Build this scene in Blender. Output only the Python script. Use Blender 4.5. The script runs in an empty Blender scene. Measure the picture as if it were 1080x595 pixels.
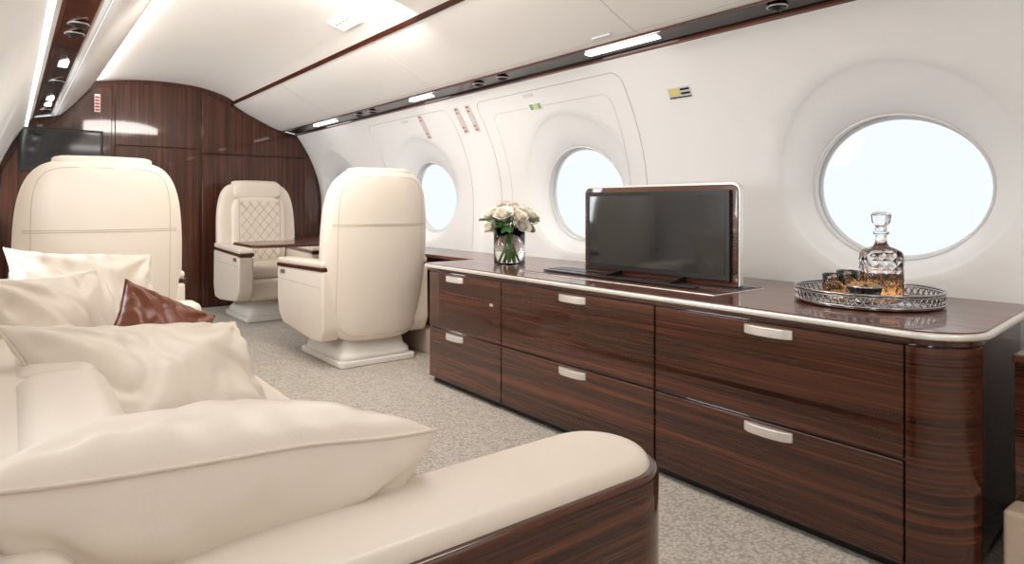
import bpy, bmesh, math, random
from mathutils import Vector, Matrix, noise
random.seed(7)
C = bpy.context.scene.collection
PI = math.pi

# ------------------------------------------------------------------ materials
def nodes_of(name):
    m = bpy.data.materials.new(name); m.use_nodes = True
    nt = m.node_tree; b = nt.nodes["Principled BSDF"]
    return m, nt, b

def add_bump(nt, b, scale, strength, dist=0.002, kind='noise', vec=None):
    tc = nt.nodes.new('ShaderNodeTexCoord')
    if kind == 'noise':
        t = nt.nodes.new('ShaderNodeTexNoise'); t.inputs['Scale'].default_value = scale
        t.inputs['Detail'].default_value = 3; out = t.outputs['Fac']
    else:
        t = nt.nodes.new('ShaderNodeTexVoronoi'); t.inputs['Scale'].default_value = scale
        out = t.outputs['Distance']
    nt.links.new(tc.outputs['Object'], t.inputs['Vector'])
    bp = nt.nodes.new('ShaderNodeBump'); bp.inputs['Strength'].default_value = strength
    bp.inputs['Distance'].default_value = dist
    nt.links.new(out, bp.inputs['Height']); nt.links.new(bp.outputs['Normal'], b.inputs['Normal'])

def mat(name, col, rough=0.5, metal=0.0, coat=0.0, bump=None, spec=0.5, emis=None, estr=0, trans=0, ior=1.45, sheen=0):
    m, nt, b = nodes_of(name)
    b.inputs['Base Color'].default_value = (*col, 1)
    b.inputs['Roughness'].default_value = rough
    b.inputs['Metallic'].default_value = metal
    b.inputs['Coat Weight'].default_value = coat
    b.inputs['Coat Roughness'].default_value = 0.03
    b.inputs['Specular IOR Level'].default_value = spec
    b.inputs['Transmission Weight'].default_value = trans
    b.inputs['IOR'].default_value = ior
    b.inputs['Sheen Weight'].default_value = sheen
    if emis:
        b.inputs['Emission Color'].default_value = (*emis, 1); b.inputs['Emission Strength'].default_value = estr
    if bump: add_bump(nt, b, *bump)
    return m

def wood(name, axis='Y', dark=(0.018, 0.0050, 0.0028), light=(0.150, 0.043, 0.020), rough=0.22, k=1.0, coat=1.0, spec=0.2, crough=0.015):
    m, nt, b = nodes_of(name)
    tc = nt.nodes.new('ShaderNodeTexCoord')
    def branch(along, cross, detail, dist):
        mp = nt.nodes.new('ShaderNodeMapping')
        s = [cross*k]*3
        for ch in axis: s['XYZ'.index(ch)] = along
        mp.inputs['Scale'].default_value = s
        nt.links.new(tc.outputs['Object'], mp.inputs['Vector'])
        n = nt.nodes.new('ShaderNodeTexNoise'); n.inputs['Scale'].default_value = 1.0
        n.inputs['Detail'].default_value = detail; n.inputs['Distortion'].default_value = dist
        nt.links.new(mp.outputs['Vector'], n.inputs['Vector'])
        return n
    n1 = branch(0.8, 40, 6, 0.35); n2 = branch(2.2, 190, 3, 0.1)
    mx = nt.nodes.new('ShaderNodeMath'); mx.operation = 'MULTIPLY_ADD'
    mx.inputs[1].default_value = 0.58
    m2 = nt.nodes.new('ShaderNodeMath'); m2.operation = 'MULTIPLY'; m2.inputs[1].default_value = 0.42
    nt.links.new(n2.outputs['Fac'], m2.inputs[0])
    nt.links.new(n1.outputs['Fac'], mx.inputs[0]); nt.links.new(m2.outputs[0], mx.inputs[2])
    cr = nt.nodes.new('ShaderNodeValToRGB')
    cr.color_ramp.elements[0].position = 0.36; cr.color_ramp.elements[0].color = (*dark, 1)
    cr.color_ramp.elements[1].position = 0.66; cr.color_ramp.elements[1].color = (*light, 1)
    e = cr.color_ramp.elements.new(0.5); e.color = (*[0.65*a+0.35*c for a, c in zip(dark, light)], 1)
    nt.links.new(mx.outputs[0], cr.inputs['Fac']); nt.links.new(cr.outputs['Color'], b.inputs['Base Color'])
    b.inputs['Roughness'].default_value = rough; b.inputs['Coat Weight'].default_value = coat
    b.inputs['Specular IOR Level'].default_value = spec
    b.inputs['Coat Roughness'].default_value = crough
    return m

M = {}
M['woodY'] = wood('mahogany_horizontal', 'Y')
M['woodH'] = wood('mahogany_wrapped', 'XY')
M['woodTop'] = wood('mahogany_counter', 'Y', dark=(0.035, 0.010, 0.006), light=(0.22, 0.066, 0.034), rough=0.30, coat=0.65, spec=0.2, crough=0.01, k=0.8)
M['woodX'] = wood('mahogany_cross', 'XY', k=1.6, coat=0.8)
M['woodZ'] = wood('mahogany_vertical', 'Z', dark=(0.028, 0.0085, 0.005), light=(0.145, 0.045, 0.023), coat=0.6, spec=0.2, rough=0.3, crough=0.04)
M['leather'] = mat('cream_leather', (0.78, 0.695, 0.60), 0.38, bump=(260, 0.12, 0.001, 'voronoi'))
M['pillow'] = mat('pillow_leather', (0.76, 0.675, 0.58), 0.36, bump=(220, 0.10, 0.001, 'voronoi'))
M['pipe'] = mat('leather_seam', (0.46, 0.385, 0.31), 0.5)
M['brown'] = mat('brown_leather', (0.19, 0.056, 0.026), 0.34, bump=(180, 0.2, 0.001, 'voronoi'))
M['wall'] = mat('wall_fabric', (0.86, 0.85, 0.84), 0.75, bump=(330, 0.25, 0.0015, 'voronoi'))
M['reveal'] = mat('window_reveal', (0.85, 0.85, 0.85), 0.6)
M['ceil'] = mat('ceiling_leather', (0.89, 0.85, 0.80), 0.6)
M['val'] = mat('valance_leather', (0.87, 0.84, 0.80), 0.5, bump=(250, 0.08, 0.001, 'voronoi'))
M['seam'] = mat('panel_seam', (0.58, 0.56, 0.54), 0.7)
M['black'] = mat('gloss_black', (0.014, 0.008, 0.007), 0.16, coat=0.2, spec=0.4)
M['dark'] = mat('dark_plastic', (0.012, 0.012, 0.013), 0.35)
M['screen'] = mat('screen_glass', (0.016, 0.017, 0.019), 0.06, spec=0.8)
M['silver'] = mat('brushed_silver', (0.78, 0.76, 0.74), 0.28, 0.9)
M['nickel'] = mat('satin_nickel', (0.86, 0.83, 0.79), 0.38, 0.75)
M['chrome'] = mat('polished_chrome', (0.42, 0.40, 0.40), 0.12, 1.0)
M['plinth'] = mat('plinth_paint', (0.80, 0.765, 0.72), 0.5)
M['riser'] = mat('riser_carpet', (0.56, 0.44, 0.34), 0.95, bump=(200, 0.6, 0.003))
M['frame'] = mat('window_frame_grey', (0.70, 0.70, 0.70), 0.45)
M['led'] = mat('led_diffuser', (1, 1, 1), 0.5, emis=(1.0, 0.96, 0.90), estr=3.0)
M['lens'] = mat('lamp_lens', (1, 1, 1), 0.4, emis=(1.0, 0.98, 0.95), estr=4.0)
M['sign'] = mat('sign_white', (0.9, 0.9, 0.88), 0.5, emis=(1, 1, 1), estr=0.35)
M['red'] = mat('placard_red', (0.50, 0.07, 0.05), 0.5)
M['yellow'] = mat('placard_yellow', (0.72, 0.62, 0.25), 0.5)
M['green'] = mat('placard_green', (0.20, 0.45, 0.30), 0.5)
M['white'] = mat('placard_white', (0.9, 0.9, 0.88), 0.5)
M['pgrey'] = mat('placard_grey', (0.66, 0.60, 0.58), 0.5)
M['rose'] = mat('rose_petal', (0.97, 0.92, 0.81), 0.6)
M['leaf'] = mat('rose_leaf', (0.08, 0.22, 0.05), 0.5)
M['stem'] = mat('rose_stem', (0.14, 0.30, 0.07), 0.5)
M['glass'] = mat('clear_glass', (1, 1, 1), 0.0, trans=1.0, ior=1.45)
M['water'] = mat('vase_water', (0.95, 0.98, 0.95), 0.0, trans=1.0, ior=1.33)
M['whisky'] = mat('whisky', (0.96, 0.50, 0.18), 0.0, trans=1.0, ior=1.36)
M['nuts'] = mat('nuts', (0.50, 0.30, 0.13), 0.6, bump=(90, 0.5, 0.003))

def crystal():
    m, nt, b = nodes_of('cut_crystal')
    b.inputs['Transmission Weight'].default_value = 1.0; b.inputs['Roughness'].default_value = 0.0
    b.inputs['Base Color'].default_value = (1, 1, 1, 1)
    b.inputs['IOR'].default_value = 1.5
    return m
M['crystal'] = crystal()

def carpet():
    m, nt, b = nodes_of('carpet')
    tc = nt.nodes.new('ShaderNodeTexCoord')
    v = nt.nodes.new('ShaderNodeTexVoronoi'); v.inputs['Scale'].default_value = 95
    n = nt.nodes.new('ShaderNodeTexNoise'); n.inputs['Scale'].default_value = 14; n.inputs['Detail'].default_value = 6
    nt.links.new(tc.outputs['Object'], v.inputs['Vector']); nt.links.new(tc.outputs['Object'], n.inputs['Vector'])
    a = nt.nodes.new('ShaderNodeMath'); a.operation = 'MULTIPLY_ADD'; a.inputs[1].default_value = 0.9
    m2 = nt.nodes.new('ShaderNodeMath'); m2.operation = 'MULTIPLY'; m2.inputs[1].default_value = 0.3
    nt.links.new(n.outputs['Fac'], m2.inputs[0])
    nt.links.new(v.outputs['Distance'], a.inputs[0]); nt.links.new(m2.outputs[0], a.inputs[2])
    cr = nt.nodes.new('ShaderNodeValToRGB')
    cr.color_ramp.elements[0].position = 0.20; cr.color_ramp.elements[0].color = (0.66, 0.605, 0.54, 1)
    cr.color_ramp.elements[1].position = 0.85; cr.color_ramp.elements[1].color = (0.36, 0.325, 0.285, 1)
    nt.links.new(a.outputs[0], cr.inputs['Fac']); nt.links.new(cr.outputs['Color'], b.inputs['Base Color'])
    b.inputs['Roughness'].default_value = 0.95
    bp = nt.nodes.new('ShaderNodeBump'); bp.inputs['Strength'].default_value = 0.6; bp.inputs['Distance'].default_value = 0.003
    bp.invert = True
    nt.links.new(v.outputs['Distance'], bp.inputs['Height']); nt.links.new(bp.outputs['Normal'], b.inputs['Normal'])
    return m
M['carpet'] = carpet()

def pane():
    m = bpy.data.materials.new('window_pane'); m.use_nodes = True; nt = m.node_tree
    nt.nodes.clear()
    o = nt.nodes.new('ShaderNodeOutputMaterial'); t = nt.nodes.new('ShaderNodeBsdfTransparent')
    t.inputs['Color'].default_value = (0.98, 0.99, 1, 1)
    g = nt.nodes.new('ShaderNodeBsdfGlossy'); g.inputs['Roughness'].default_value = 0.02
    mx = nt.nodes.new('ShaderNodeMixShader'); mx.inputs[0].default_value = 0.008
    nt.links.new(t.outputs[0], mx.inputs[1]); nt.links.new(g.outputs[0], mx.inputs[2]); nt.links.new(mx.outputs[0], o.inputs[0])
    return m
M['pane'] = pane()

# ------------------------------------------------------------------ helpers
def empty(name, loc=(0, 0, 0), rotz=0):
    e = bpy.data.objects.new(name, None); e.empty_display_size = 0.1
    e.location = loc; e.rotation_euler = (0, 0, rotz); C.objects.link(e); return e

def mesh(name, verts, faces, m, parent=None, smooth=True, bevel=0, segs=3, sub=0, matrix=None):
    me = bpy.data.meshes.new(name); me.from_pydata([tuple(v) for v in verts], [], faces)
    bm = bmesh.new(); bm.from_mesh(me); bmesh.ops.recalc_face_normals(bm, faces=bm.faces); bm.to_mesh(me); bm.free()
    if m: me.materials.append(m)
    for p in me.polygons: p.use_smooth = smooth
    o = bpy.data.objects.new(name, me); C.objects.link(o)
    if parent: o.parent = parent
    if matrix is not None: o.matrix_local = matrix
    if bevel:
        b = o.modifiers.new('bevel', 'BEVEL'); b.width = bevel; b.segments = segs; b.limit_method = 'ANGLE'; b.angle_limit = 0.6
        w = o.modifiers.new('wn', 'WEIGHTED_NORMAL'); w.keep_sharp = True
    if sub:
        s = o.modifiers.new('sub', 'SUBSURF'); s.levels = sub; s.render_levels = sub
    return o

def box(name, x0, x1, y0, y1, z0, z1, m, parent=None, bevel=0.004, segs=3, matrix=None):
    v = [(x, y, z) for x in (x0, x1) for y in (y0, y1) for z in (z0, z1)]
    f = [(0, 1, 3, 2), (4, 6, 7, 5), (0, 4, 5, 1), (2, 3, 7, 6), (0, 2, 6, 4), (1, 5, 7, 3)]
    return mesh(name, v, f, m, parent, bevel=bevel, segs=segs, matrix=matrix, smooth=bevel > 0)

def prism(name, pts, z0, z1, m, parent=None, bevel=0.004, segs=3, axis='Z'):
    n = len(pts)
    def P(a, b, c): return (a, b, c) if axis == 'Z' else ((c, a, b) if axis == 'X' else (a, c, b))
    v = [P(x, y, z0) for x, y in pts]+[P(x, y, z1) for x, y in pts]
    f = [tuple(range(n))[::-1], tuple(range(n, 2*n))]+[(i, (i+1) % n, n+(i+1) % n, n+i) for i in range(n)]
    return mesh(name, v, f, m, parent, bevel=bevel, segs=segs, smooth=bevel > 0)

def sheet(name, prof, y0, y1, m, parent=None, ny=2, smooth=True):
    v = []; f = []; n = len(prof)
    for j in range(ny):
        y = y0+(y1-y0)*j/(ny-1)
        v += [(x, y, z) for x, z in prof]
    for j in range(ny-1):
        for i in range(n-1):
            f.append((j*n+i, j*n+i+1, (j+1)*n+i+1, (j+1)*n+i))
    return mesh(name, v, f, m, parent, smooth=smooth)

def tube(name, pts, r, m, parent=None, cyclic=False, res=3):
    cu = bpy.data.curves.new(name, 'CURVE'); cu.dimensions = '3D'; cu.bevel_depth = r; cu.bevel_resolution = res
    cu.use_fill_caps = True
    s = cu.splines.new('POLY'); s.points.add(len(pts)-1)
    for p, q in zip(s.points, pts): p.co = (*q, 1)
    s.use_cyclic_u = cyclic
    cu.materials.append(m); o = bpy.data.objects.new(name, cu); C.objects.link(o)
    if parent: o.parent = parent
    return o

def loft(name, secs, m, parent=None, M_=48, deform=None, sub=0):
    """secs: (z,cx,cy,hw,ht,n)"""
    v = []; f = []
    for z, cx, cy, hw, ht, n in secs:
        for i in range(M_):
            t = 2*PI*i/M_; c, s = math.cos(t), math.sin(t)
            x = cx+hw*math.copysign(abs(c)**(2/n), c); y = cy+ht*math.copysign(abs(s)**(2/n), s)
            p = (x, y, z)
            if deform: p = deform(*p)
            v.append(p)
    k = len(secs)
    for j in range(k-1):
        for i in range(M_):
            a = j*M_+i; b = j*M_+(i+1) % M_
            f.append((a, b, b+M_, a+M_))
    f.append(tuple(range(M_))[::-1]); f.append(tuple(range((k-1)*M_, k*M_)))
    return mesh(name, v, f, m, parent, sub=sub)

def lathe(name, prof, m, parent=None, center=(0, 0, 0), N=48, close=False):
    v = []; f = []; k = len(prof)
    for r, z in prof:
        for i in range(N):
            t = 2*PI*i/N; v.append((center[0]+r*math.cos(t), center[1]+r*math.sin(t), center[2]+z))
    for j in range(k-1 if not close else k):
        for i in range(N):
            a = j*N+i; b = j*N+(i+1) % N; jj = (j+1) % k
            f.append((a, b, jj*N+(i+1) % N, jj*N+i))
    if not close:
        f.append(tuple(range(N))[::-1]); f.append(tuple(range((k-1)*N, k*N)))
    return mesh(name, v, f, m, parent)

def rrect(x0, x1, y0, y1, radii, n=8):
    cs = [(x0, y0, 1, 1, PI), (x1, y0, -1, 1, 1.5*PI), (x1, y1, -1, -1, 0), (x0, y1, 1, -1, 0.5*PI)]
    out = []
    for (cx, cy, sx, sy, a0), r in zip(cs, radii):
        if r <= 0: out.append((cx, cy)); continue
        for i in range(n+1):
            a = a0+0.5*PI*i/n
            out.append((cx+sx*r+r*math.cos(a), cy+sy*r+r*math.sin(a)))
    return out

CX = 1.29
YA, YB = -2.5, 6.9
def wx(z): return 2.70-(0.49 if z > 1 else 0.15)*(z-1.0)**2
def mirx(x): return 2*CX-x

# ------------------------------------------------------------------ room shell
box('floor', -0.3, 2.9, YA, YB+0.1, -0.06, 0.0, M['carpet'], bevel=0)

WY = [-2.40+1.75*k for k in range(6)]  # -2.4,-0.65,1.10,2.85,4.60,6.35
Z0, Z1 = 0.55, 1.755
def wall(name, side):
    V = []; F = []
    N = 72
    for Y in WY:
        base = len(V)
        zc = 1.13
        hy, zt, zb = 0.875, Z1-zc, zc-Z0
        th = [2*PI*i/N for i in range(N)]
        for ca in (math.atan2(zt, hy), PI-math.atan2(zt, hy), PI+math.atan2(zb, hy), 2*PI-math.atan2(zb, hy)):
            k = min(range(N), key=lambda i: abs(th[i]-ca)); th[k] = ca
        rings = []
        def ell(a, b, c, off): return [(Y+a*math.cos(t), c+b*math.sin(t), off) for t in th]
        rings.append(ell(0.325, 0.282, 1.07, 0.125))
        rings.append(ell(0.328, 0.285, 1.07, 0.072))
        rings.append(ell(0.336, 0.293, 1.072, 0.062))
        for q in (0.25, 0.5, 0.75, 0.92):
            rings.append(ell(0.336+q*0.104, 0.293+q*0.117, 1.072+q*0.058, 0.006+0.056*(1-q)*(1-0.25*math.sin(PI*q))))
        rings.append(ell(0.440, 0.410, 1.13, 0.005))
        rings.append(ell(0.446, 0.416, 1.13, 0.0))
        o = rings[-1]
        rect = []
        for t in th:
            c, s = math.cos(t), math.sin(t)
            k = 1e9
            if abs(c) > 1e-9: k = min(k, hy/abs(c))
            if s > 1e-9: k = min(k, zt/s)
            if s < -1e-9: k = min(k, zb/(-s))
            rect.append((Y+k*c, zc+k*s))
        for q in [i/7 for i in range(1, 8)]:
            rings.append([(o[i][0]*(1-q)+rect[i][0]*q, o[i][1]*(1-q)+rect[i][1]*q, 0.0) for i in range(N)])
        for r in rings:
            for y, z, off in r:
                x = wx(z)+off
                V.append((x if side > 0 else mirx(x), y, z))
        for j in range(len(rings)-1):
            for i in range(N):
                a = base+j*N+i; b = base+j*N+(i+1) % N
                F.append((a, b, b+N, a+N))
    o = mesh(name, V, F, M['wall'])
    o.data.materials.append(M['reveal'])
    for p in o.data.polygons:
        c = p.center
        for Y in WY:
            if ((c.y-Y)/0.442)**2+((c.z-1.13)/0.412)**2 < 1: p.material_index = 1
    return o
wall('wall_right', 1); wall('wall_left', -1)
low = [(2.67, 0.0), (2.67, 0.3), (wx(0.55), 0.55)]
sheet('wall_lower_right', low, YA, YB, M['wall'])
sheet('wall_lower_left', [(mirx(x), z) for x, z in low], YA, YB, M['wall'])

k = 0
for side in (1, -1):
    for Y in WY[1:]:
        k += 1
        e = empty('window_%d' % k)
        def X(z, off): return wx(z)+off if side > 0 else mirx(wx(z)+off)
        pts = []
        for i in range(64):
            t = 2*PI*i/64; z = 1.07+0.283*math.sin(t); pts.append((X(z, 0.070), Y+0.326*math.cos(t), z))
        tube('frame', pts, 0.006, M['frame'], e, True)
        pts = []
        for i in range(64):
            t = 2*PI*i/64; z = 1.07+0.276*math.sin(t); pts.append((X(z, 0.112), Y+0.319*math.cos(t), z))
        tube('inner_frame', pts, 0.009, M['frame'], e, True)
        v = [(X(1.07+0.28*math.sin(2*PI*i/64), 0.116), Y+0.322*math.cos(2*PI*i/64), 1.07+0.28*math.sin(2*PI*i/64)) for i in range(64)]
        mesh('pane', v, [tuple(range(64))], M['pane'], e)

# ceiling
def spl(pts, n=8):
    out = []
    for i in range(len(pts)-1):
        p0 = pts[max(i-1, 0)]; p1 = pts[i]; p2 = pts[i+1]; p3 = pts[min(i+2, len(pts)-1)]
        for j in range(n):
            t = j/n
            out.append(tuple(0.5*((2*p1[d])+(-p0[d]+p2[d])*t+(2*p0[d]-5*p1[d]+4*p2[d]-p3[d])*t*t+(-p0[d]+3*p1[d]-3*p2[d]+p3[d])*t**3) for d in range(len(p1))))
    out.append(tuple(pts[-1])); return out
CEIL = spl([(1.80, 2.045), (1.70, 2.10), (1.5, 2.155), (1.29, 2.175), (1.05, 2.175), (0.82, 2.155), (0.62, 2.115), (0.50, 2.075)])
VALR = spl([(2.285, 1.783), (2.22, 1.795), (2.08, 1.855), (1.92, 1.935), (1.82, 1.995), (1.77, 2.03)])
sheet('ceiling', CEIL, YA, YB, M['ceil'])
sheet('ceiling_valance_right', VALR, YA, YB, M['val'])
VALL = spl([(0.315, 1.783), (0.36, 1.80), (0.45, 1.895), (0.53, 2.0), (0.575, 2.06)])
sheet('ceiling_valance_left', VALL+[(0.58, 2.075), (0.5, 2.08)], YA, YB, M['val'])
prism('trim_1', [(1.750, 2.035), (1.775, 2.012), (1.80, 2.03), (1.80, 2.06)], YA, YB, M['woodY'], axis='Y', bevel=0.002)
for nm, f in (('right', lambda x: x), ('left', mirx)):
    e = empty('service_rail_'+nm)
    pr = [(f(2.43), 1.752), (f(2.40), 1.765), (f(2.30), 1.787), (f(2.27), 1.784), (f(2.27), 1.83), (f(2.46), 1.83)]
    prism('rail', pr, YA, YB, M['black'] if nm == 'right' else M['woodY'], e, axis='Y', bevel=0.002)
    prism('lip_outer', [(f(2.428), 1.744), (f(2.412), 1.750), (f(2.412), 1.765), (f(2.44), 1.765)], YA, YB, M['woodTop'], e, axis='Y', bevel=0.001)
    prism('lip_inner', [(f(2.292), 1.776), (f(2.276), 1.774), (f(2.276), 1.79), (f(2.292), 1.79)], YA, YB, M['woodTop'] if nm == 'right' else M['val'], e, axis='Y', bevel=0.001)
    ys = [-0.6, 1.36, 3.13, 3.38, 4.9, 5.15] if nm == 'right' else [1.2, 3.3, 3.5, 4.9, 6.4]
    for i, y in enumerate(ys):
        c = (f(2.35), y, 1.776)
        lathe('air_vent_%d' % i, [(0.034, 0.0), (0.038, -0.006), (0.030, -0.014), (0.024, -0.010), (0.018, -0.022), (0.008, -0.022), (0.006, -0.012), (0.001, -0.012)], M['dark'], e, c, 28)
        tube('vent_ring_%d' % i, [(c[0]+0.038*math.cos(2*PI*j/24), c[1]+0.038*math.sin(2*PI*j/24), c[2]-0.006) for j in range(24)], 0.0035, M['silver'], e, True)
    ls = [(0.35, 0.4), (2.17, 0.46), (4.1, 0.3), (5.9, 0.5)] if nm == 'right' else [(2.6, .3), (4.3, 0.16), (5.75, 0.14), (6.1, .14)]
    for i, (y, L) in enumerate(ls):
        xa, xb = sorted((f(2.325), f(2.37)))
        box('reading_lamp_%d' % i, xa, xb, y-L/2, y+L/2, 1.768, 1.782, M['lens'], e, bevel=0.006)
box('cove_led_left', 0.10, 0.122, YA, YB, 1.672, 1.682, M['led'], bevel=0)

def wall_tube(name, yz, r=0.0022, off=0.0, m='seam', parent=None, side=1, cyc=False):
    return tube(name, [(wx(z)+off, y, z) for y, z in yz], r, M[m], parent, cyc)
e = empty('trim_2')
for i, y in enumerate([-1.5, 0.2, 1.98, 3.72, 5.46]):
    tube('valance_seam_%d' % i, [(x-0.0, y, z) for x, z in VALR], 0.002, M['seam'], e)
tube('valance_seam_long', [(2.235, YA, 1.792), (2.235, YB, 1.792)], 0.0025, M['seam'], e)
e = empty('emergency_exit_panel')
def rpath(y0, y1, z0, z1, r):
    zs = [z0+(z1-r-z0)*i/12 for i in range(13)]; pts = [(y0, z) for z in zs]
    pts += [(y0+r-r*math.cos(a), z1-r+r*math.sin(a)) for a in [PI/2*i/8 for i in range(1, 9)]]
    pts += [(y0+r+(y1-y0-2*r)*i/8, z1) for i in range(1, 8)]
    pts += [(y1-r+r*math.sin(a), z1-r+r*math.cos(a)) for a in [PI/2*i/8 for i in range(0, 9)]]
    pts += [(y1, z) for z in zs[::-1]]
    return pts
wall_tube('panel_seam', rpath(2.30, 3.60, 0.68, 1.69, 0.06), 0.003, parent=e)
wall_tube('panel_seam_inner', rpath(2.42, 3.48, 0.68, 1.60, 0.06), 0.0015, parent=e)
e2 = empty('exit_hatch_cover')
wall_tube('hatch_seam', rpath(3.95, 5.25, 0.68, 1.69, 0.06), 0.003, parent=e2)

def wall_card(name, y, z, w, h, m, parent=None, o=0.0):
    za, zb = z-h/2, z+h/2
    def q(zz, t): return wx(zz)-t-o
    v = [(q(za, .001), y-w/2, za), (q(za, .001), y+w/2, za), (q(zb, .001), y+w/2, zb), (q(zb, .001), y-w/2, zb),
         (q(za, .004), y-w/2, za), (q(za, .004), y+w/2, za), (q(zb, .004), y+w/2, zb), (q(zb, .004), y-w/2, zb)]
    f = [(0, 3, 2, 1), (4, 5, 6, 7), (0, 1, 5, 4), (1, 2, 6, 5), (2, 3, 7, 6), (3, 0, 4, 7)]
    return mesh(name, v, f, M[m], parent, smooth=False)
def placard(nm, y, z, w, h, base, marks):
    e = empty(nm); wall_card('plate', y, z, w, h, base, e)
    for i, (dy, dz, ww, hh, m) in enumerate(marks):
        wall_card('mark_%d' % i, y+dy, z+dz, ww, hh, m, e, 0.003)
placard('instruction_placard', 1.98, 1.545, 0.130, 0.050, 'frame', [(-0.035, 0.012, 0.050, 0.009, 'dark'), (-0.035, -0.006, 0.050, 0.009, 'dark'), (0.028, 0.003, 0.060, 0.034, 'yellow'), (0.0, -0.021, 0.125, 0.005, 'dark')])
placard('instruction_placard', 3.03, 1.60, 0.12, 0.040, 'white', [(0.03, 0, 0.03, 0.030, 'green'), (-0.01, 0, 0.03, 0.030, 'yellow'), (-0.042, 0, 0.022, 0.030, 'green')])
for y in (3.70, 3.84, 4.35):
    placard('warning_placard', y, 1.60, 0.055, 0.17, 'pgrey', [(0.006*(j % 2), 0.024*j-0.072, 0.026, 0.009, 'red') for j in range(7)])
for y, z in ((3.05, 1.665), (4.6, 1.665)):
    e = empty('hatch_latch'); wall_card('latch', y, z, 0.09, 0.018, 'frame', e)
e = empty('valance_badge'); box('badge', 2.195, 2.215, 2.10, 2.22, 1.790, 1.800, M['frame'], e, bevel=0.003)
e = empty('exit_sign')
R = Matrix.Translation((1.62, 3.76, 2.118)) @ Matrix.Rotation(math.radians(16), 4, 'Y')
box('housing', -0.06, 0.06, -0.13, 0.13, -0.004, 0.01, M['frame'], e, 0.004, matrix=R)
box('face', -0.05, 0.05, -0.12, 0.12, -0.007, -0.002, M['sign'], e, 0.002, matrix=R)
for i, dy in enumerate((-0.085, -0.035, 0.015, 0.060)):
    box('glyph_%d' % i, -0.025, 0.025, dy, dy+0.010, -0.0085, -0.006, M['seam'], e, 0, matrix=R)
    box('glyph_bar_%d' % i, -0.025, -0.015, dy, dy+0.03, -0.0085, -0.006, M['seam'], e, 0, matrix=R)

# ------------------------------------------------------------------ forward bulkhead
prof = [(wx(z), z) for z in [0.0+1.755*i/16 for i in range(17)]]
right = prof+VALR+CEIL
left = [(0.575, 2.06), (0.315, 1.783)]+[(mirx(x), z) for x, z in prof[::-1]]
prism('wall_forward', right+left, YB, YB+0.12, M['woodZ'], axis='Y', bevel=0)
box('wall_aft', -0.4, 3.0, YA-0.1, YA, 0, 2.4, M['ceil'], bevel=0)
e = empty('door_1')
prism('door_leaf', [(0.76, 0.01), (1.46, 0.01), (1.46, 1.545), (0.76, 1.545)], YB-0.02, YB-0.003, M['woodZ'], e, axis='Y', bevel=0.004)
prism('door_header', [(0.76, 1.555), (1.46, 1.555), (1.46, 2.13), (1.1, 2.145), (0.76, 2.115)], YB-0.02, YB-0.003, M['woodZ'], e, axis='Y', bevel=0.004)
e = empty('bulkhead_panel')
prism('panel_right', [(1.49, 0.01), (2.60, 0.01), (2.63, 0.6), (2.66, 1.0), (2.62, 1.3), (2.55, 1.5), (1.49, 1.5)], YB-0.03, YB-0.003, M['woodZ'], e, axis='Y', bevel=0.006)
prism('panel_upper', [(1.49, 1.515), (2.53, 1.515), (2.41, 1.70), (2.25, 1.76), (1.78, 1.98), (1.49, 2.12)], YB-0.03, YB-0.003, M['woodZ'], e, axis='Y', bevel=0.006)
prism('panel_left', [(0.0, 0.01), (0.735, 0.01), (0.735, 2.08), (0.6, 2.06), (0.32, 1.74), (0.1, 1.6), (-0.05, 1.3), (-0.07, 1.0)], YB-0.03, YB-0.003, M['woodZ'], e, axis='Y', bevel=0.006)
e = empty('wall_monitor')
box('bezel', 0.06, 0.66, YB-0.09, YB-0.035, 1.29, 1.665, M['dark'], e, 0.008)
box('screen', 0.08, 0.64, YB-0.094, YB-0.088, 1.31, 1.645, M['screen'], e, 0.002)
e = empty('bulkhead_placard')
box('plate', 0.60, 0.645, YB-0.036, YB-0.028, 1.84, 2.0, M['white'], e, 0.001)
for i in range(5): box('text_%d' % i, 0.605, 0.640, YB-0.038, YB-0.034, 1.85+i*0.028, 1.866+i*0.028, M['red'], e, 0)

# ------------------------------------------------------------------ side ledge
e = empty('side_ledge')
box('ledge_top', 2.27, 2.660, 3.30, YB-0.04, 0.645, 0.668, M['woodTop'], e, 0.004)
box('ledge_panel', 2.31, 2.655, 3.30, YB-0.04, 0.0, 0.645, M['woodY'], e, 0.003)
box('ledge_riser', 2.225, 2.31, 3.30, YB-0.04, 0.0, 0.17, M['riser'], e, 0.012)
e = empty('side_ledge')
box('ledge_top', 2.10, 2.660, YA+.01, 0.55, 0.585, 0.608, M['woodTop'], e, 0.004)
box('ledge_panel', 2.12, 2.655, YA+.01, 0.55, 0.0, 0.585, M['woodY'], e, 0.003)
box('ledge_riser', 2.02, 2.12, YA+.01, 0.55, 0.0, 0.22, M['riser'], e, 0.012)

# ------------------------------------------------------------------ credenza
e = empty('credenza')
def cred_outline(o, rn=0.13):
    x0 = 1.90-o; ya = 0.60-o; yb = 3.265+o
    pts = []
    r = rn+o
    for i in range(13):
        a = PI+PI/2*i/12
        pts.append((x0+r+r*math.cos(a), ya+r+r*math.sin(a)))
    pts += [(2.655, 0.66-o), (2.655, yb)]
    r2 = 0.05+o
    for i in range(7):
        a = PI/2+PI/2*i/6
        pts.append((x0+r2+r2*math.cos(a), yb-r2+r2*math.sin(a)))
    return pts
def cred_top(o):
    p = cred_outline(o)
    return [(2.672 if x > 2.64 else x, y) for x, y in p]
prism('carcass', cred_outline(-0.012), 0.03, 0.645, M['woodH'], e, bevel=0.002)
prism('plinth', cred_outline(-0.03), 0.0, 0.035, M['dark'], e, bevel=0)
prism('metal_edge', cred_top(0.028), 0.650, 0.668, M['nickel'], e, bevel=0.006, segs=4)
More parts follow.
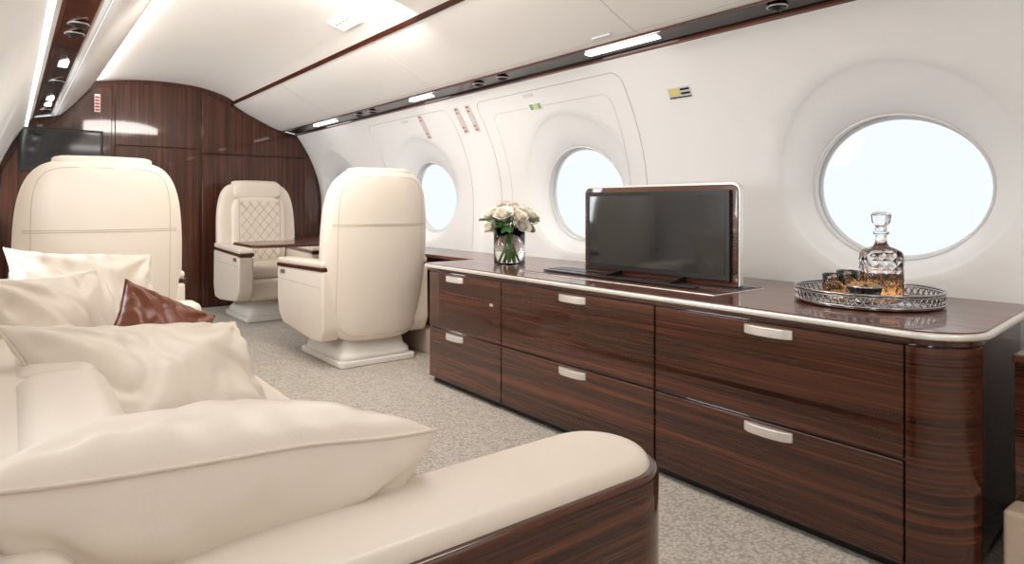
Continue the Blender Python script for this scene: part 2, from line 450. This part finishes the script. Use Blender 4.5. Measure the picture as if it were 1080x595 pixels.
prism('counter_top', cred_top(0.014), 0.660, 0.6715, M['woodTop'], e, bevel=0.002)
prism('under_lip', cred_top(0.012), 0.634, 0.650, M['woodY'], e, bevel=0.002)
cols = [(0.735, 1.579), (1.587, 2.530), (2.538, 3.215)]
for ci, (a, b) in enumerate(cols):
    for ri, (za, zb) in enumerate(((0.036, 0.313), (0.321, 0.628))):
        box('drawer_%d_%d' % (ci, ri), 1.893, 1.93, a, b, za, zb, M['woodH'], e, 0.004)
        yc = (a+b)/2-0.03
        if ci == 2: yc = 2.95
        L = 0.165
        pts = []
        for i in range(9):
            t = i/8*2-1; pts.append((yc+t*L/2, 1.893-0.020*(1-t*t)**0.5-0.004))
        full = pts+[(y, 1.895) for y, x in pts[::-1]]
        prism('handle_%d_%d' % (ci, ri), [(x, y) for y, x in full], zb-0.040, zb-0.010, M['nickel'], e, bevel=0.003)
box('drawer_latch', 1.889, 1.894, 2.60, 2.625, 0.50, 0.512, M['nickel'], e, 0.001)
cr = [(x, y) for x, y in cred_outline(0.006) if y < 0.735 and x < 2.1]
inner = [(x, y) for x, y in cred_outline(-0.02) if y < 0.735 and x < 2.1]
prism('corner_panel', cr+inner[::-1], 0.036, 0.628, M['woodH'], e, bevel=0.002)
box('slot_frame', 2.03, 2.36, 1.42, 2.56, 0.668, 0.6738, M['nickel'], e, 0.001)
box('slot_well', 2.036, 2.354, 1.426, 2.554, 0.670, 0.6765, M['woodTop'], e, 0.001)
box('slot_gap', 2.20, 2.33, 1.44, 2.54, 0.674, 0.678, M['dark'], e, 0)

# ------------------------------------------------------------------ television
e = empty('television')
def tvrr(y0, y1, z0, z1, r): return rrect(y0, y1, z0, z1, (r*0.3, r*0.3, r, r))
prism('metal_surround', tvrr(1.460, 2.325, 0.6785, 1.093, 0.035), 2.256, 2.280, M['nickel'], e, axis='X', bevel=0.004)
prism('wood_back_frame', tvrr(1.468, 2.317, 0.6785, 1.085, 0.03), 2.250, 2.262, M['woodY'], e, axis='X', bevel=0.002)
prism('bezel', tvrr(1.495, 2.290, 0.700, 1.064, 0.008), 2.236, 2.27, M['dark'], e, axis='X', bevel=0.005)
prism('screen', tvrr(1.515, 2.270, 0.722, 1.045, 0.004), 2.234, 2.24, M['screen'], e, axis='X', bevel=0.001)
for i, y in enumerate((1.72, 2.08)):
    prism('support_arm_%d' % i, [(2.10, 0.6785), (2.25, 0.6785), (2.25, 0.70)], y-0.006, y+0.006, M['dark'], e, axis='Y', bevel=0.001)
box('lift_bar', 2.09, 2.12, 1.55, 2.45, 0.6785, 0.685, M['dark'], e, 0.002)

# ------------------------------------------------------------------ vase with roses
e = empty('rose_vase')
vc = (2.21, 2.88, 0.6725)
def glassware(name, R, H, t, m, parent, c, foot=0.012, taper=0.0, N=48):
    lathe(name, [(R*(1-taper), 0), (R*(1-taper*0.5), H*0.5), (R, H), (R-t, H), (R*(1-taper*0.5)-t, H*0.5), (R*(1-taper)-t, foot), (0.0005, foot), (0.0005, 0)], m, parent, c, N, close=True)
glassware('glass', 0.088, 0.205, 0.005, M['glass'], e, vc, 0.014)
lathe('water', [(0.082, 0.015), (0.082, 0.12), (0.001, 0.12)], M['water'], e, vc)
def rose_mesh(name, pos, ax, s, parent):
    V = []; F = []
    rot = Vector((0, 0, 1)).rotation_difference(Vector(ax).normalized()).to_matrix()
    for L in range(5):
        n = [2, 3, 4, 5, 5][L]; r = [0.010, 0.018, 0.027, 0.036, 0.042][L]; H = [0.040, 0.042, 0.041, 0.036, 0.028][L]; fl = [0, 0.002, 0.005, 0.012, 0.018][L]
        for p in range(n):
            a0 = 2*PI*p/n+L*0.8+random.uniform(-.2, .2); span = 2*PI/n*1.35; base = len(V)
            for i in range(7):
                for j in range(6):
                    u = i/6*2-1; t = j/5
                    a = a0+span*0.5*u
                    rad = r*(0.25+0.75*math.sin(min(1, t*1.3)*PI/2))+fl*t**3+0.0015*u*u
                    z = -0.012+(H+0.012)*t*(1-0.22*u*u*t)
                    if j == 5: rad += 0.003*(L > 1); z -= 0.002
                    V.append(Vector(pos)+rot@Vector((rad*math.cos(a), rad*math.sin(a), z))*s)
            for i in range(6):
                for j in range(5):
                    a = base+i*6+j; F.append((a, a+6, a+7, a+1))
    return mesh(name, V, F, M['rose'], parent)
for ring, (n, rr, zz) in enumerate(((1, 0.0, 0.318), (6, 0.066, 0.298), (9, 0.118, 0.262), (4, 0.125, 0.205))):
    for i in range(n):
        a = 2*PI*i/n+ring*0.5
        p = (vc[0]+rr*math.cos(a), vc[1]+rr*math.sin(a), vc[2]+zz+random.uniform(-.012, .012))
        ax = (math.cos(a)*rr*6*(1+0.6*(ring == 3)), math.sin(a)*rr*6*(1+0.6*(ring == 3)), 1)
        rose_mesh('rose_%d_%d' % (ring, i), p, ax, (0.92 if ring < 3 else 0.75)+random.uniform(-.08, .1), e)
        foot = Vector((vc[0]-0.4*rr*math.cos(a+0.6), vc[1]-0.4*rr*math.sin(a+0.6), vc[2]+0.025))
        neck = Vector((vc[0]+0.45*rr*math.cos(a), vc[1]+0.45*rr*math.sin(a), vc[2]+0.2))
        tube('stem_%d_%d' % (ring, i), [foot, foot.lerp(neck, .5), neck, Vector(p)], 0.003, M['stem'], e)
V = []; F = []
for i in range(110):
    a = random.uniform(0, 2*PI); rr = random.uniform(0.07, 0.13); z = random.uniform(0.12, 0.25)
    if z < .205: rr = min(rr, .070)
    c = Vector((vc[0]+rr*math.cos(a), vc[1]+rr*math.sin(a), vc[2]+z))
    d = Vector((math.cos(a+random.uniform(-.8, .8)), math.sin(a+random.uniform(-.8, .8)), random.uniform(-0.7, 0.3))).normalized()
    s = d.cross(Vector((0, 0, 1))).normalized(); L = random.uniform(.04, .07) if z > .205 else random.uniform(.02, .03); w = L*0.34; b = len(V)
    if z < .205: d = (d*0.3+Vector((0, 0, 1))).normalized()
    V += [c, c+d*L*.35+s*w, c+d*L*.5-s.cross(d)*0.004, c+d*L*.35-s*w, c+d*L*.75+s*w*.6, c+d*L*.75-s*w*.6, c+d*L]
    F += [(b, b+1, b+2), (b, b+2, b+3), (b+1, b+4, b+2), (b+2, b+5, b+3), (b+4, b+6, b+2), (b+2, b+6, b+5)]
mesh('leaves', V, F, M['leaf'], e)

# ------------------------------------------------------------------ serving tray
e = empty('serving_tray')
tc_ = (2.31, 1.01, 0.6725); TR = 0.224
lathe('base', [(0.001, 0), (TR-.005, 0), (TR, 0.004), (TR, 0.008), (0.001, 0.008)], M['chrome'], e, tc_, 72)
def ringpts(r, z, n=72): return [(tc_[0]+r*math.cos(2*PI*i/n), tc_[1]+r*math.sin(2*PI*i/n), tc_[2]+z) for i in range(n)]
tube('rail_bottom', ringpts(TR, 0.010), 0.004, M['chrome'], e, True)
tube('rail_top', ringpts(TR, 0.048), 0.004, M['chrome'], e, True)
tube('rail_mid', ringpts(TR, 0.040), 0.002, M['chrome'], e, True)
V = []; F = []
for i in range(60):
    a = 2*PI*i/60
    for s in (-1, 1):
        b = len(V)
        for q in range(7):
            t = q/6; off = s*0.0105*math.sin(PI*t); aa = a+off/TR
            for dr, dz in ((-0.0018, 0), (0.0018, 0)):
                for dd in (-0.0016, 0.0016):
                    a2 = aa+dd/TR
                    V.append((tc_[0]+(TR+dr)*math.cos(a2), tc_[1]+(TR+dr)*math.sin(a2), tc_[2]+0.011+0.03*t))
        for q in range(6):
            o = b+q*4
            for (x, y) in ((0, 1), (1, 3), (3, 2), (2, 0)):
                F.append((o+x, o+y, o+4+y, o+4+x))
mesh('fretwork', V, F, M['chrome'], e)

def rotz(o, c, a):
    o.matrix_local = Matrix.Translation(c) @ Matrix.Rotation(a, 4, 'Z') @ Matrix.Translation((-c[0], -c[1], -c[2])); return o
ZT = tc_[2]+0.0085
e = empty('whisky_decanter')
dc = (2.395, 1.00, ZT); DR = 0.7
sec = [(0, .050, 8), (.004, .056, 8), (.03, .058, 8), (.15, .058, 8), (.162, .054, 6), (.172, .040, 4), (.178, .026, 2), (.19, .019, 2), (.215, .017, 2), (.222, .024, 2), (.228, .026, 2), (.230, .020, 2)]
rotz(loft('bottle', [(dc[2]+z, dc[0], dc[1], r, r, n) for z, r, n in sec], M['crystal'], e), dc, DR)
sec = [(.014, .048, 8), (.02, .052, 8), (.088, .052, 8), (.0885, .050, 8)]
rotz(loft('whisky', [(dc[2]+z, dc[0], dc[1], r, r, n) for z, r, n in sec], M['whisky'], e), dc, DR)
sec = [(.231, .016), (.236, .020), (.245, .018), (.262, .030), (.288, .034), (.296, .026), (.298, .012)]
o = lathe('stopper', [(r, z) for z, r in sec], M['crystal'], e, dc, 8)
for p in o.data.polygons: p.use_smooth = False
for fc in range(4):
    V = []; F = []
    for i in range(3):
        for j in range(4):
            u = -0.032+0.032*i; w = 0.035+0.032*j; b = len(V)
            ring = [(u-0.016, w), (u, w-0.016), (u+0.016, w), (u, w+0.016)]
            for (uu, ww) in ring: V.append((uu, -0.0577, ww))
            V.append((u, -0.063, w))
            for q in range(4): F.append((b+q, b+(q+1) % 4, b+4))
            F.append((b, b+3, b+2, b+1))
    mtx = Matrix.Translation(dc) @ Matrix.Rotation(DR+fc*PI/2, 4, 'Z')
    mesh('cut_pattern_%d' % fc, V, F, M['crystal'], e, smooth=False, matrix=mtx)
for nm, c in (('whisky_tumbler', (2.275, 1.105, ZT)), ('whisky_tumbler', (2.43, 1.13, ZT))):
    e = empty(nm)
    glassware('glass', 0.038, 0.082, 0.003, M['crystal'], e, c, 0.012, 0.08, 20)
    lathe('whisky', [(0.0325, 0.0135), (0.0335, 0.048), (0.001, 0.048)], M['whisky'], e, c)
e = empty('nut_bowl')
bc = (2.235, 0.985, ZT)
lathe('bowl', [(0.026, 0), (0.030, 0.004), (0.046, 0.024), (0.053, 0.050), (0.055, 0.056), (0.052, 0.056), (0.043, 0.026), (0.02, 0.010), (0.0005, 0.010), (0.0005, 0)], M['chrome'], e, bc, 40, close=True)
V = []; F = []
for i in range(60):
    a = random.uniform(0, 2*PI); r = 0.042*math.sqrt(random.random()); c = Vector((bc[0]+r*math.cos(a), bc[1]+r*math.sin(a), bc[2]+0.052+random.uniform(0, .018)-r*0.2))
    bm = bmesh.new(); bmesh.ops.create_icosphere(bm, subdivisions=1, radius=0.007, matrix=Matrix.Rotation(random.uniform(0, 3), 4, Vector((random.random(), random.random(), 1)).normalized()) @ Matrix.Diagonal((1.4, .9, .8, 1)))
    b = len(V); V += [c+v.co for v in bm.verts]; F += [tuple(b+v.index for v in f.verts) for f in bm.faces]; bm.free()
mesh('nuts', V, F, M['nuts'], e)

# ------------------------------------------------------------------ armchairs
def spow(v, p): return math.copysign(abs(v)**p, v)
def chair(loc, rz):
    e = empty('cabin_armchair', loc, rz)
    zc, h = 0.685, 0.53
    def prm(z):
        s = (z-zc)/h
        f = max(1e-4, 1-abs(s)**5.6)**(1/5.6)
        W = 0.355-0.045*max(0, s)**2.5-0.05*max(0, -s)**1.5
        t = 0.088*max(1e-4, 1-abs(s)**7)**(1/7)
        cy = 0.135-0.075*(z-0.2)
        return W*f, t, cy
    def dfm(x, y, z): return (x, y+0.45*x*x, z)
    secs = []
    for i in range(49):
        z = zc+h*math.sin(-PI/2*0.985+PI*0.985*i/48); w, t, cy = prm(z); secs.append((z, 0, cy, w, t, 3.6))
    loft('back_shell', secs, M['leather'], e, 64, dfm)
    def back_pt(x, z, off=0.001, front=False):
        w, t, cy = prm(z); u = min(1, abs(x)/w); d = t*max(0, 1-u**3.6)**(1/3.6)
        return (x, (cy+d+off if front else cy-d-off)+0.45*x*x, z)
    for zz in (0.885, 0.875):
        w = prm(zz)[0]
        tube('seam_h', [back_pt(w*0.985*(i/20*2-1), zz, 0.0) for i in range(21)], 0.0018, M['pipe'], e)
    pts = []
    for i in range(81):
        a = -PI*0.5+2*PI*i/80
        xx = 0.82*spow(math.cos(a), 2/6); zz = zc+h*0.93*spow(math.sin(a), 2/6)
        pts.append(back_pt(xx*prm(zc)[0]*0.98 if abs(xx*prm(zc)[0]*.98) < prm(zz)[0]*.93 else math.copysign(prm(zz)[0]*.93, xx), zz, 0.0))
    tube('seam_outline', pts, 0.0013, M['pipe'], e)
    loft('headrest', [(1.06+0.17*(i/14), 0, 0.175, 0.215*max(1e-3, 1-abs(i/7-1)**4)**.25+0.001, 0.052*max(1e-3, 1-abs(i/7-1)**4)**.25+0.001, 3.2) for i in range(15)], M['leather'], e, 48, lambda x, y, z: (x, y-0.02*(z-1)+0.3*x*x, z))
    loft('headrest_cap', [(1.185+0.055*(i/10), 0, 0.09, 0.205*max(1e-3, 1-abs(i/5-1)**3.5)**.28+0.001, 0.085*max(1e-3, 1-abs(i/5-1)**3)**.33+0.001, 3.4) for i in range(11)], M['leather'], e, 48)
    def ck(i): s = i/14*2-1; return max(1e-3, 1-abs(s)**5)**.2
    loft('back_cushion', [(0.44+0.66*(i/14), 0, 0.235-0.07*(0.66*i/14), 0.245*ck(i), 0.055*ck(i), 4) for i in range(15)], M['leather'], e, 48, lambda x, y, z: (x, y+0.25*x*x, z))
    qy = lambda x, z: 0.235-0.07*(z-0.44)+0.055*max(0, 1-(abs(x)/0.245)**4)**.25+0.25*x*x+0.0005
    n = 0
    for sgn in (1, -1):
        for c in [0.10*i for i in range(-4, 14)]:
            pts = []
            for i in range(-16, 17):
                x = 0.011*i; z = 0.52+c+sgn*x*1.25-0.2
                if 0.50 <= z <= 1.05: pts.append((x, qy(x, z), z))
            if len(pts) > 2: tube('quilt_%d' % n, pts, 0.0022, M['pipe'], e, res=1); n += 1
    for x in (-0.185, 0.185):
        tube('quilt_edge', [(x, qy(x, z), z) for z in [0.47+0.6*i/12 for i in range(13)]], 0.0022, M['pipe'], e, res=1)
    box('seat_cushion', -0.245, 0.245, 0.20, 0.80, 0.37, 0.485, M['leather'], e, 0.045, 5)
    box('seat_front', -0.25, 0.25, 0.24, 0.83, 0.19, 0.375, M['leather'], e, 0.04, 5)
    for s in (-1, 1):
        xa, xb = sorted((s*0.245, s*0.366))
        pr = [(0.10, 0.600), (0.90, 0.580), (0.925, 0.56), (0.925, 0.36), (0.90, 0.27), (0.82, 0.20), (0.30, 0.16), (0.14, 0.17), (0.09, 0.26)]
        prism('arm_body', pr, xa, xb, M['leather'], e, bevel=0.022, segs=4, axis='X')
        prism('arm_wood_band', [(0.10, 0.598), (0.10, 0.625), (0.93, 0.605), (0.93, 0.578)], xa-0.003, xb+0.003, M['woodY'], e, bevel=0.006, axis='X')
        prism('arm_pad', [(0.105, 0.620), (0.105, 0.662), (0.925, 0.642), (0.925, 0.600)], xa+0.001, xb-0.001, M['leather'], e, bevel=0.016, segs=4, axis='X')
        box('arm_control_panel', *(sorted((s*0.3675, s*0.3645))), 0.76, 0.86, 0.535, 0.565, M['silver'], e, 0.002)
        tube('arm_seam', [(s*0.3665, y, 0.50) for y in (0.14, 0.5, 0.9)], 0.0015, M['pipe'], e)
    loft('pedestal', [(0.03, 0, 0.42, 0.255, 0.33, 7), (0.075, 0, 0.42, 0.25, 0.325, 7), (0.10, 0, 0.42, 0.225, 0.30, 7), (0.20, 0, 0.42, 0.205, 0.28, 7)], M['plinth'], e, 64)
    prism('pedestal_base', rrect(-0.262, 0.262, 0.08, 0.76, (0.03,)*4), 0.0, 0.04, M['plinth'], e, bevel=0.01)
    return e
chair((0.36, 3.62, 0), 0)
chair((1.85, 3.68, 0), 0)
chair((1.85, 6.50, 0), PI)

# ------------------------------------------------------------------ folding table
e = empty('dining_table')
prism('table_top', rrect(1.38, 2.60, 4.80, 5.38, (0.07, 0.0, 0.0, 0.07)), 0.694, 0.716, M['woodTop'], e, bevel=0.005)
prism('table_edge', rrect(1.374, 2.60, 4.794, 5.386, (0.075, 0.0, 0.0, 0.075)), 0.698, 0.708, M['woodH'], e, bevel=0.002)
box('table_support', 2.33, 2.45, 5.0, 5.2, 0.669, 0.695, M['plinth'], e, 0.004)
box('table_arm', 1.6, 2.40, 5.06, 5.12, 0.675, 0.695, M['silver'], e, 0.004)

# ------------------------------------------------------------------ sofa
e = empty('sofa')
fp = rrect(-0.03, 0.895, 0.705, 0.905, (0.0, 0.10, 0.095, 0.0), 14)
fpw = rrect(-0.03, 0.908, 0.690, 0.895, (0.0, 0.112, 0.08, 0.0), 14)
prism('arm_wood_shell', fpw, 0.03, 0.562, M['woodX'], e, bevel=0.010, segs=4)
prism('arm_pad', fp, 0.50, 0.582, M['leather'], e, bevel=0.024, segs=6)
box('arm_inner_pad', -0.03, 0.80, 0.87, 0.935, 0.30, 0.570, M['leather'], e, 0.03, 5)
box('back', -0.065, 0.065, 0.71, 3.2, 0.10, 0.635, M['leather'], e, 0.05, 6)
for i in range(3):
    a = 0.94+i*0.76
    box('back_cushion_%d' % i, 0.0, 0.17, a, a+0.75, 0.38, 0.655, M['leather'], e, 0.05, 6)
    box('seat_cushion_%d' % i, 0.06, 0.70, a, a+0.755, 0.27, 0.415, M['leather'], e, 0.045, 6)
box('base', 0.0, 0.66, 0.9, 3.2, 0.03, 0.28, M['leather'], e, 0.01)
box('far_arm', -0.03, 0.70, 3.20, 3.36, 0.05, 0.56, M['leather'], e, 0.04, 5)

# ------------------------------------------------------------------ pillows
def pillow(name, c, right, up, w, h, t, m='pillow', seed=0, pinch=0.10, fold=1.0, sag=0.0):
    e = empty(name)
    r = Vector(right).normalized(); u = Vector(up); n = r.cross(u).normalized(); u = n.cross(r)
    N = 44; V = []; F = []; idx = {}
    def P(i, j, side):
        a = -1+2*i/N; b = -1+2*j/N
        a = math.sin(a*PI/2)*0.5+a*0.5; b = math.sin(b*PI/2)*0.5+b*0.5
        x = a*(1-pinch*(1-b*b)*abs(a)**1.5*1.0); y = b*(1-pinch*(1-a*a)*abs(b)**1.5)
        f = (max(0, 1-abs(a)**2.8)*max(0, 1-abs(b)**2.8))**0.5
        z = f*t*0.5
        for sx in (-1, 1):
            for sy in (-1, 1):
                dx, dy = (sx-a), (sy-b); d = math.hypot(dx, dy)+1e-6; ang = math.atan2(abs(dy), abs(dx))
                z += fold*0.0085*math.sin(ang*11+seed+sx*2+sy)*math.exp(-((d-0.55)/0.34)**2)*min(1, f*2.5)
        z += fold*0.0045*math.sin(a*23+seed)*math.exp(-((1-abs(b))/0.24)**2)*min(1, f*3)
        z += fold*0.0045*math.sin(b*19+seed*2)*math.exp(-((1-abs(a))/0.24)**2)*min(1, f*3)
        nz = noise.noise(Vector((a*1.3+seed*3.1, b*1.3, side*5+seed)))
        z += nz*t*0.16*f
        cz = noise.noise(Vector((a*3.2+seed, b*1.4+seed*2, side*3.0)))
        z -= fold*0.008*math.exp(-(cz/0.12)**2)*f
        zz = z*side - sag*(a*a+b*b)*0.5
        zz += 0.012*noise.noise(Vector((a*1.5, b*1.5, seed*7.7)))
        return Vector(c)+r*(x*w/2)+u*(y*h/2)+n*zz
    for side in (1, -1):
        for i in range(N+1):
            for j in range(N+1):
                edge = i in (0, N) or j in (0, N)
                if edge and side == -1: idx[(i, j, -1)] = idx[(i, j, 1)]; continue
                idx[(i, j, side)] = len(V); V.append(P(i, j, side))
        for i in range(N):
            for j in range(N):
                q = (idx[(i, j, side)], idx[(i+1, j, side)], idx[(i+1, j+1, side)], idx[(i, j+1, side)])
                F.append(q if side > 0 else q[::-1])
    mesh('cover', V, F, M[m], e, sub=1)
    path = [(i, 0) for i in range(N)]+[(N, j) for j in range(N)]+[(N-i, N) for i in range(N)]+[(0, N-j) for j in range(N)]
    tube('piping', [P(i, j, 1) for i, j in path], 0.0028, M[m], e, True)
    return e
pillow('throw_pillow', (0.225, 1.00, 0.552), (1, 0.0, -0.10), (0.0, -0.68, 0.72), 0.59, 0.35, 0.25, seed=1, pinch=0.08)
pillow('throw_pillow', (0.31, 1.18, 0.500), (1, 0.0, -0.02), (0.0, 0.97, 0.1), 0.58, 0.38, 0.14, seed=2)
pillow('throw_pillow', (0.31, 1.86, 0.525), (0.50, 0.28, -0.09), (-0.10, 0.22, 0.30), 0.68, 0.42, 0.20, seed=3, pinch=0.14)
pillow('throw_pillow', (0.13, 2.42, 0.60), (0.50, 0.6, -0.03), (-0.14, 0.1, 0.4), 0.48, 0.42, 0.18, seed=4)
pillow('throw_pillow', (0.24, 2.84, 0.62), (0.55, 0.22, -0.06), (-0.15, 0.14, 0.4), 0.52, 0.46, 0.20, seed=5)
pillow('accent_pillow', (0.375, 2.28, 0.60), (0.30, 0.06, -0.17), (0.1, 0.18, 0.30), 0.31, 0.25, 0.13, m='brown', seed=6, fold=0.6)

# ------------------------------------------------------------------ lights
def area(name, loc, rot, sx, sy, power, col=(1, 0.94, 0.875)):
    l = bpy.data.lights.new(name, 'AREA'); l.shape = 'RECTANGLE'; l.size = sx; l.size_y = sy; l.energy = power; l.color = col
    o = bpy.data.objects.new(name, l); C.objects.link(o); o.location = loc; o.rotation_euler = rot; return o
for (y, p) in ((-1.6, 25), (0.2, 4), (2.0, 20)):
    area('ceiling_lamp', (1.35, y, 2.14), (0, 0, 0), 0.8, 1.2, p)  # fill lamps added under the ceiling, out of view, to brighten the cabin
area('ceiling_lamp', (1.25, 3.2, 2.12), (math.radians(48), 0, 0), 0.9, 0.25, 26)  # added fill, out of view, tilted forward to brighten the far end
area('cove_lamp', (0.60, 4.6, 2.085), (0, math.radians(-75), 0), 0.03, 4.4, 12)
for Y, p in zip(WY[1:], (14, 9, 24, 28, 28)):
    area('window_daylight', (-0.45, Y, 0.98), (0, math.radians(-96), 0), 0.7, 0.8, p, (0.96, 0.98, 1.0))  # unseen lamps added outside left windows to brighten right wall and valance

w = bpy.data.worlds.new('World'); bpy.context.scene.world = w; w.use_nodes = True
bg = w.node_tree.nodes['Background']; bg.inputs[0].default_value = (0.92, 0.975, 1.0, 1); bg.inputs[1].default_value = 1.03

cam = bpy.data.cameras.new('camera'); co = bpy.data.objects.new('camera', cam); C.objects.link(co)
co.location = (0, 0, 1.0); co.rotation_euler = (PI/2, 0, -math.radians(37.73))
cam.sensor_width = 36; cam.lens = 685/1080*36; cam.shift_y = -80.5/1080; cam.clip_start = 0.03
bpy.context.scene.camera = co
vs = bpy.context.scene.view_settings
vs.view_transform = 'Standard'; vs.look = 'None'; vs.exposure = 0.0; vs.gamma = 1.0
